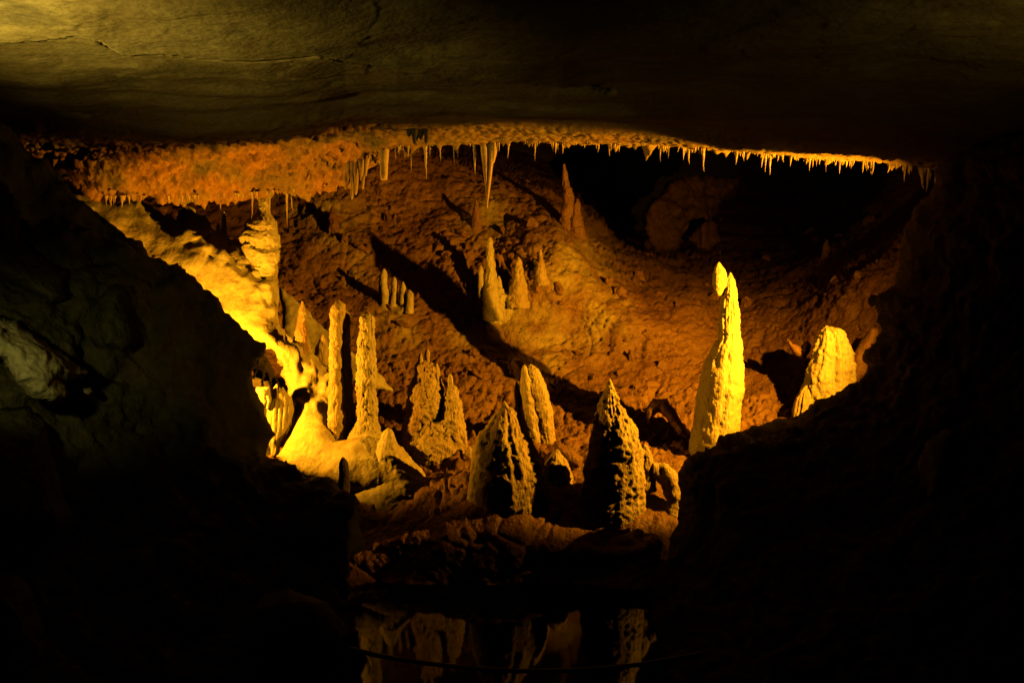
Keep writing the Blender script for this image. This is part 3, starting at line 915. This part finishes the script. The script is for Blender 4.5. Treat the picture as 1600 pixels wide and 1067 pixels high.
drapery()
v, q = inflate([(392, 532), (410, 548), (428, 575), (438, 600), (436, 622), (433, 600), (431, 604), (430, 590), (424, 604), (416, 596), (410, 606), (402, 590), (394, 596), (388, 570)], TPS([(392, 540, 7.35), (430, 560, 7.4), (455, 610, 7.5), (400, 600, 7.3)]), T=0.09, R=18, step=2.5)
v = roughen(v, q, rock_noise(0.02, 0.03, 0.01, seed=14))
thing_mesh('overhang_shelf', v, q, M_DARK, 'dark brown overhanging shelf with ragged drips above the drapery', 'rock shelf')

v, q = inflate([(376, 590), (400, 585), (425, 590), (430, 640), (428, 690), (432, 725), (400, 730), (372, 700)], 8.62, T=0.08, R=14, step=3)
v = roughen(v, q, rock_noise(0.03, 0.05, 0.012, seed=15))
struct('recess_shade_sheet', v, q, M_DARK)  # dark sheet added to stand in for the black shade of the recess

# ------------------------------------------------------------------ stalagmites on the rubble slope
_fx, _fy, _fd = project(floor_v)


def on_slope(px, py):
    m = (np.abs(_fx - px) < 9) & (np.abs(_fy - py) < 9)
    return float(np.median(_fd[m])) if m.any() else float(FLOOR(np.array([px], float), np.array([py], float))[0])


d = on_slope(775, 494) + 0.04
body = spin([(372, 764, 768), (378, 761, 770), (396, 760, 772), (424, 759, 774), (445, 757, 778), (465, 754, 786), (500, 750, 796)], d - 0.03, seed=32, rough=0.7, knob=0.9, seg=32)
l1 = spin([(416, 749, 753), (422, 747, 756), (440, 746, 757), (466, 744, 758), (490, 742, 764)], d, seed=33, rough=0.3, knob=0.5, seg=26)
l2 = spin([(432, 777, 781), (438, 775, 783), (460, 772, 786)], d, seed=34, rough=0.3, knob=0.4, seg=20)
mo = spin([(450, 774, 786), (455, 768, 792), (466, 762, 799), (480, 756, 805), (500, 752, 808), (530, 750, 810)], d, ratio=0.8, lean=0.002, seed=35, rough=2.0, knob=1.0)
cluster('stalagmite', 'thin pale needle stalagmite with stubs, on a mound midway up the slope', 'stalagmite', P(772, 510, d),
        [('needle', body, M_PALE), ('stub', l1, M_PALE), ('stub', l2, M_PALE), ('mound', mo, M_PALE)])
d = on_slope(812, 455) + 0.04
stalagmite('knob-tipped cone stalagmite just right of the pale needle', [(402, 808, 812), (407, 806, 815), (414, 806, 815), (433, 802, 818), (452, 797, 822), (480, 792, 828)], d, seed=36, rough=1.1, knob=1.0)
d = on_slope(845, 424) + 0.03
stalagmite('little stub stalagmite uphill of the knob-tipped cone', [(390, 843, 846), (396, 841, 848), (406, 841, 849), (421, 838, 852), (445, 835, 856)], d, seed=37, rough=0.9, knob=0.9, seg=28)
d = on_slope(890, 350) - 0.1
a = spin([(257, 880, 883), (264, 878, 885), (280, 878, 888), (292, 879, 891), (310, 878, 895), (340, 876, 899), (380, 872, 904)], d, seed=38, rough=1.0, knob=0.8)
b = spin([(312, 900, 904), (320, 896, 907), (336, 894, 910), (364, 890, 914), (400, 884, 918)], d - 0.05, seed=39, rough=1.0, knob=0.8)
cluster('stalagmite', 'dim stalagmite standing on the crest against the black void', 'stalagmite', P(895, 390, d), [('spire', a, M_CLAY), ('shoulder', b, M_CLAY)])
pieces = []
d = on_slope(618, 480) + 0.03
for k, s in enumerate(([(421, 597, 602), (428, 594, 605), (445, 592, 606), (466, 593, 610), (490, 594, 614)], [(434, 614, 618), (440, 611, 620), (455, 611, 621), (480, 606, 622)],
                       [(441, 628, 631), (448, 625, 634), (475, 622, 634)], [(454, 637, 642), (460, 634, 646), (475, 633, 646), (490, 630, 646)])):
    pieces.append(('stub', spin(s, d - 0.03 * k, seed=40 + k, rough=0.3, knob=0.5, seg=26), M_FLOW))
pieces.append(('base', limb([(596, 474, d, 9), (612, 484, d - 0.05, 9), (628, 486, d - 0.1, 8), (642, 478, d - 0.1, 8)], seed=41, knob=0.5), M_FLOW))
cluster('stalagmite', 'row of four small stubs on one ledge, left of the pale needle', 'stalagmite', P(618, 490, d), pieces)
for k, (x, y, h, r, lab) in enumerate(((744, 312, 30, 5, 'slender dim stub on the upper slope below the long stalactites'),
                                       (520, 322, 24, 6, 'small yellowish stub on the slope just under the left ceiling edge'), (1292, 375, 26, 6, 'dim leaning stub on the right side of the far slope'))):
    d = on_slope(x, y + h) + 0.03
    stalagmite(lab, [(y, x - 1, x + 1), (y + 5, x - r * 0.6, x + r * 0.6), (y + h * 0.6, x - r, x + r), (y + h, x - r * 1.4, x + r * 1.4), (y + h + 18, x - r * 1.8, x + r * 1.8)], d, seed=50 + k, rough=0.9, knob=1.0, mat=M_CLAY, seg=24)

# ------------------------------------------------------------------ boulders
def on_left(off):
    return lambda x, y: LEFT_D(x, y) - 0.36 - off


def boulder(label, outline, d, T, R, mat, seed, noise=(0.04, 0.03, 0.01), step=3.0, cat='boulder', name='boulder', Tb=None):
    v, q = inflate(outline, d, T=T, R=R, step=step, Tb=Tb)
    v = roughen(v, q, rock_noise(*noise, seed=seed))
    return thing_mesh(name, v, q, mat, label, cat)


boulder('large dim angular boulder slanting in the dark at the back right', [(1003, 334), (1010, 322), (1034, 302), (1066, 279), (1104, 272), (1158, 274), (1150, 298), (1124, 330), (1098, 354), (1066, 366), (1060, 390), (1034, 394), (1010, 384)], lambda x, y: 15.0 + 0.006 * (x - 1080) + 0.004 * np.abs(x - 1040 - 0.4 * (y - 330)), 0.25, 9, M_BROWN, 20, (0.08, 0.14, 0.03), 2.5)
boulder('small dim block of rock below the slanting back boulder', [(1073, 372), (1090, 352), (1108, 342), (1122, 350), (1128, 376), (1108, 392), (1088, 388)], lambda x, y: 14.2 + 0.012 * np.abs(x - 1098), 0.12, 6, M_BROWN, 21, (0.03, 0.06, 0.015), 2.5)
boulder('arched orange rock left of the tallest stalagmite', [(1008, 640), (1020, 622), (1040, 624), (1056, 640), (1072, 664), (1078, 684), (1060, 680), (1044, 660), (1030, 642), (1022, 650), (1012, 665)], 9.0, 0.12, 10, M_CLAY, 23)
boulder('thin orange rock shard leaning left of the bright blunt stalagmite', [(1228, 527), (1242, 538), (1252, 545), (1262, 532), (1266, 540), (1258, 560), (1244, 556), (1234, 542)], 9.6, 0.08, 8, M_CLAY, 24)
boulder('ribbed pale red rock between the blunt stalagmite and the right slope', [(1330, 560), (1345, 535), (1362, 512), (1372, 515), (1374, 560), (1360, 590), (1332, 612), (1326, 590)], 9.2, 0.15, 16, M_CLAY, 25)
boulder('flat orange rock right of the pale cone foot', [(868, 690), (890, 700), (912, 716), (908, 732), (880, 730), (864, 712)], 8.3, 0.1, 10, M_CLAY, 26)

# foreground rocks lit by the path light
boulder('pale cracked boulder at the far left edge', [(-60, 480), (0, 495), (40, 512), (80, 540), (120, 570), (140, 584), (118, 592), (96, 600), (104, 622), (80, 625), (50, 612), (26, 596), (10, 560), (-60, 540)], on_left(0.22), 0.25, 40, M_PALEROCK, 30, (0.04, 0.035, 0.014))
boulder('rounded greenish boulder on the left slope', [(158, 470), (176, 450), (196, 448), (206, 470), (214, 520), (216, 545), (190, 555), (160, 540), (152, 505)], on_left(0.05), 0.2, 26, M_GREY, 31)
boulder('blocky dim boulder high on the left slope', [(-40, 310), (20, 300), (38, 330), (30, 372), (60, 400), (100, 430), (112, 470), (80, 482), (30, 450), (-40, 430)], on_left(0.05), 0.25, 30, M_GREY, 32)
boulder('tiny pale stone beside the pale cracked boulder', [(128, 606), (142, 604), (148, 612), (138, 619), (129, 614)], on_left(0.12), 0.05, 6, M_PALEROCK, 33, (0.01, 0.01, 0.004), 2)
boulder('tall dim ribbed rock at the left edge below the pale boulder', [(-60, 640), (40, 640), (72, 660), (86, 720), (94, 780), (104, 806), (90, 830), (-60, 830)], on_left(0.1), 0.3, 40, M_GREY, 34)
boulder('big rounded dim rock in the bottom left corner', [(-80, 900), (20, 900), (50, 930), (62, 1000), (60, 1120), (-80, 1120)], 3.6, 0.35, 60, M_GREY, 35)
boulder('dim greenish rock rising from the dark at the bottom, left of the pool', [(372, 1030), (385, 960), (410, 935), (450, 925), (500, 945), (535, 985), (545, 1040), (545, 1130), (365, 1130)], 4.6, 0.35, 60, M_GREY, 36)
boulder('faint ribbed rock in the dark at the far right', [(1440, 720), (1452, 690), (1480, 668), (1496, 668), (1488, 720), (1472, 770), (1448, 780)], lambda x, y: RIGHT_D(x, y) - 0.55, 0.2, 20, M_GREY, 37)

# ------------------------------------------------------------------ stalactites
random.seed(11)


def tite_mesh(seed, bend=0.0, seg=10, n=12, knob=1.0):
    """unit stalactite: radius 1 at the root, hanging one unit down"""
    r = random.Random(seed)
    t = np.linspace(0, 1, n)
    rad = 0.42 * (1 - t) ** 2.5 + 0.58 * (1 - t ** 2.2) ** 0.8 * (1 - 0.45 * t) + 0.02
    rad *= 1 + 0.14 * np.array([r.uniform(-1, 1) for _ in t])
    cx = bend * t ** 2 + 0.25 * np.array([r.uniform(-1, 1) for _ in t]) * t
    th = np.linspace(0, 2 * math.pi, seg, endpoint=False)
    ring = np.stack([np.cos(th), np.sin(th)], 1)
    lump = 1 + 0.12 * np.array([[r.uniform(-1, 1) for _ in th] for _ in t])
    v = np.zeros((n, seg, 3))
    v[:, :, 0] = cx[:, None] + rad[:, None] * lump * ring[:, 0]
    v[:, :, 1] = rad[:, None] * lump * ring[:, 1]
    v[:, :, 2] = -t[:, None]
    v = v.reshape(-1, 3)
    i = np.arange(n * seg).reshape(n, seg)
    j = np.roll(i, -1, 1)
    q = np.stack([i[:-1], i[1:], j[1:], j[:-1]], -1).reshape(-1, 4)
    return mesh_of('stalactite', v, q, M_TITE)


SMALL = [tite_mesh(k, bend=random.uniform(-1, 1) * 0.6, seg=8, n=8) for k in range(10)]
BIG = [tite_mesh(100 + k, bend=random.uniform(-1, 1) * 0.8, seg=12, n=26) for k in range(6)]


def hang(px, py_tip, wpx, label, group=None, meshes=SMALL, back=0.0, root=None, parent=None, name='stalactite'):
    e = lip_edge(np.array([px]))[0]
    X, Y, D = project(e[None])
    dd = D[0] + back
    top = P(px, (root if root is not None else Y[0]) - 6, dd)
    tip = P(px, py_tip, dd)
    ln = top[2] - tip[2]
    o = link(name, random.choice(meshes), parent, loc=top if parent is None else top - np.array(parent.location))
    r = wpx / 2 / F * dd
    o.scale = (r, r, ln)
    o.rotation_euler = (random.uniform(-0.04, 0.04), random.uniform(-0.04, 0.04), random.uniform(0, 6.28))
    if parent is None:
        tag(o, label, 'stalactite', group)
    return o


# the fringe, in three runs that can be told apart
def fringe(x0, x1, n, lo, hi, label, group, back=(-0.22, 0.05), wide=(3.0, 9.0)):
    k = 0
    while k < n:
        c = random.uniform(x0, x1)                      # they hang in bunches
        m = random.choice((1, 1, 2, 3, 4, 6))
        long = lo + (hi - lo) * random.random() ** 1.8
        for _ in range(m):
            x = min(max(c + random.gauss(0, 9), x0), x1)
            y = np.interp(x, LIP[:, 0], LIP[:, 3])
            hang(x, y + long * random.uniform(0.25, 1.0), random.uniform(*wide), label, group, back=random.uniform(*back))
            k += 1


fringe(150, 545, 62, 3, 16, 'tiny stalactite in the fringe of the lit ceiling over the left flowstone', 'fringe over the left flowstone')
fringe(580, 860, 48, 6, 26, 'small stalactite in the fringe between the drapery cluster and the black void', 'fringe over the rubble slope')
fringe(860, 1455, 190, 8, 30, 'small stalactite in the yellow fringe above the black void on the right', 'fringe above the black void')
BIGS = [
    (448, 356, 5, 'thin straw stalactite hanging right of the terraced column'), (454, 330, 5, 'short straw stalactite beside the thin straw near the terraced column'), (421, 338, 5, 'straw stalactite just above the terraced column'),
    (343, 328, 7, 'short stalactite above the bright needle stalagmite'), (394, 343, 5, 'thin curled stalactite left of the terraced column top'),
    (525, 300, 5, 'thin straw at the right end of the left ceiling ledge'), (618, 252, 5, 'faint short straw right of the dark-fronted stalactite'), (632, 248, 5, 'faint short straw left of the dark curtain'),
    (643, 268, 6, 'thin stalactite below the left edge of the dark curtain'), (664, 281, 8, 'long stalactite below the right edge of the dark curtain'), (672, 246, 8, 'short stalactite just right of the dark curtain'), (687, 252, 5, 'short thin straw midway between the curtain and the long straws'),
    (709, 262, 5, 'thin straw left of the pair of long straws'), (716, 248, 5, 'short straw beside the thin straw right of the curtain'), (741, 274, 8, 'long knobbly straw left of the longest stalactite'),
    (795, 248, 7, 'single straw right of the longest stalactite'), (836, 252, 6, 'single thin straw at the left end of the black void'), (968, 238, 6, 'thin straw over the middle of the black void'),
    (1070, 246, 9, 'stout stalactite over the far slanting boulder'), (1076, 257, 8, 'longer stalactite beside the stout one over the far boulder'), (1099, 268, 9, 'long tapering stalactite right of the stout pair'), (1134, 246, 6, 'short straw right of the long tapering stalactite'),
    (1162, 252, 6, 'straw midway between the long tapering stalactite and the right cluster'), (1192, 262, 8, 'left stalactite of the right-hand cluster'), (1196, 270, 7, 'middle stalactite of the right-hand cluster'), (1203, 274, 7, 'longest right stalactite of the right-hand cluster'),
    (1222, 254, 9, 'stout stalactite right of the right-hand cluster'), (1303, 252, 8, 'slanting short stalactite on the right fringe'), (1424, 270, 8, 'left stalactite of the corner bunch'),
    (1443, 296, 16, 'widest stalactite of the bunch at the right corner'), (1452, 300, 12, 'dim stalactite behind the widest one at the right corner'), (1464, 300, 9, 'dim last stalactite at the right corner')]
for x, y, wd, lab in BIGS:
    hang(x, y, wd, lab, meshes=BIG, back=random.uniform(-0.1, 0.0))

# the longest: three strands joined
e = empty('stalactite', lip_edge(np.array([762.0]))[0], 'longest stalactite, three strands merging to one thin tip', 'stalactite')
for x0, x1, y1, r0 in ((757, 760, 300, 6), (768, 761, 326, 5), (772, 768, 268, 5)):
    dd = project(lip_edge(np.array([762.0])))[2][0] - 0.05
    v, q = limb([(x0, 205, dd, r0 + 2), (x0, 235, dd, r0), ((x0 + x1) / 2, (235 + y1) / 2, dd, r0 * 0.62), (x1, y1 - 12, dd, r0 * 0.42), (x1, y1, dd, 1.2)], seg=14, seed=x0, rough=0.25, knob=0.25, ksize=0.04)
    part('strand', v, q, M_TITE, e)

# curtain cluster at the end of the left ledge
e = empty('drapery', P(560, 240, 8.1), 'cluster of lit draperies and straws at the right end of the left ceiling ledge', 'drapery')
for k, (x, y0, y1, r) in enumerate(((545, 250, 290, 6), (551, 240, 312, 7), (557, 232, 305, 8), (565, 228, 284, 9), (572, 226, 276, 7), (541, 262, 296, 4), (568, 240, 296, 4))):
    v, q = limb([(x + 3, y0 - 10, 8.1, r + 3), (x + 1, y0 + 12, 8.08, r), (x, (y0 + y1) / 2 + 6, 8.06, r * 0.6), (x - 1, y1, 8.06, 1.6)], seg=14, seed=60 + k, rough=0.35, knob=0.3)
    part('fold', v, q, M_TITE, e)
v, q = limb([(604, 190, 8.0, 12), (601, 215, 7.98, 9), (600, 245, 7.96, 7), (600, 270, 7.96, 6), (600, 282, 7.96, 5)], seg=18, seed=71, rough=0.4, knob=0.3)
thing_mesh('stalactite', v, q, M_TITE, 'thick blunt stalactite with a dark face right of the drapery cluster', 'stalactite')
e = empty('drapery', P(655, 190, 7.15), 'dark unlit curtain of rock hanging from the ceiling edge, left of centre', 'drapery')
for k, (x, y1, r) in enumerate(((641, 214, 7), (650, 226, 9), (659, 218, 8), (668, 224, 7), (677, 204, 7))):
    v, q = limb([(x, 168, 7.15, r + 4), (x, 186, 7.13, r + 1), (x - 1, (186 + y1) / 2, 7.12, r * 0.75), (x - 2, y1, 7.12, 2.0)], seg=16, seed=80 + k, rough=0.8, knob=0.6)
    part('fold', v, q, M_DARK, e)

# loose stones on the rubble slope: parts of the floor
stones = []
for k in range(6):
    u = np.linspace(0, 2 * math.pi, 11)[:-1]
    w_ = np.linspace(-1.2, 1.2, 5)
    v = np.array([(math.cos(a) * math.cos(b), math.sin(a) * math.cos(b), 0.7 * math.sin(b)) for b in w_ for a in u])
    i = np.arange(50).reshape(5, 10)
    j = np.roll(i, -1, 1)
    q = np.stack([i[:-1], j[:-1], j[1:], i[1:]], -1).reshape(-1, 4)
    v = np.concatenate([v, [(0, 0, -0.68), (0, 0, 0.68)]])
    q = np.concatenate([q, np.stack([j[0], i[0], np.full(10, 50), np.full(10, 50)], 1), np.stack([i[-1], j[-1], np.full(10, 51), np.full(10, 51)], 1)])
    v = v * (1 + 0.55 * fbm(v * 1.9 + 7 * k, 3))[:, None]
    v = np.sign(v) * np.abs(v) ** 0.8
    stones.append(mesh_of('stone', v, q, M_CLAY, False))
fl = floor_v
X, Y, D = project(fl)
cand = np.where((X > 440) & (X < 1400) & (Y > 270) & (Y < 720))[0]
rs = np.random.RandomState(5)
for k in range(130):
    i = cand[rs.randint(len(cand))]
    o = link('stone', stones[rs.randint(6)], floor_o, loc=fl[i])
    s = rs.uniform(0.025, 0.07) * (1 + (D[i] - 9) * 0.1)
    o.scale = (s * rs.uniform(0.8, 1.6), s, s * rs.uniform(0.5, 0.9))
    o.rotation_euler = tuple(rs.uniform(0, 3, 3))

# dark cable sagging over the pool
v, q = limb([(520, 1006, 5.0, 3.6), (600, 1026, 5.0, 3.6), (700, 1040, 5.0, 3.6), (800, 1048, 5.0, 3.6), (900, 1047, 5.0, 3.6), (1000, 1038, 5.0, 3.6), (1100, 1020, 5.1, 3.6)], seg=12, rough=0, knob=0)
thing_mesh('cable', v, q, M_BLACK, 'black cable sagging low across the dark pool', 'cable')
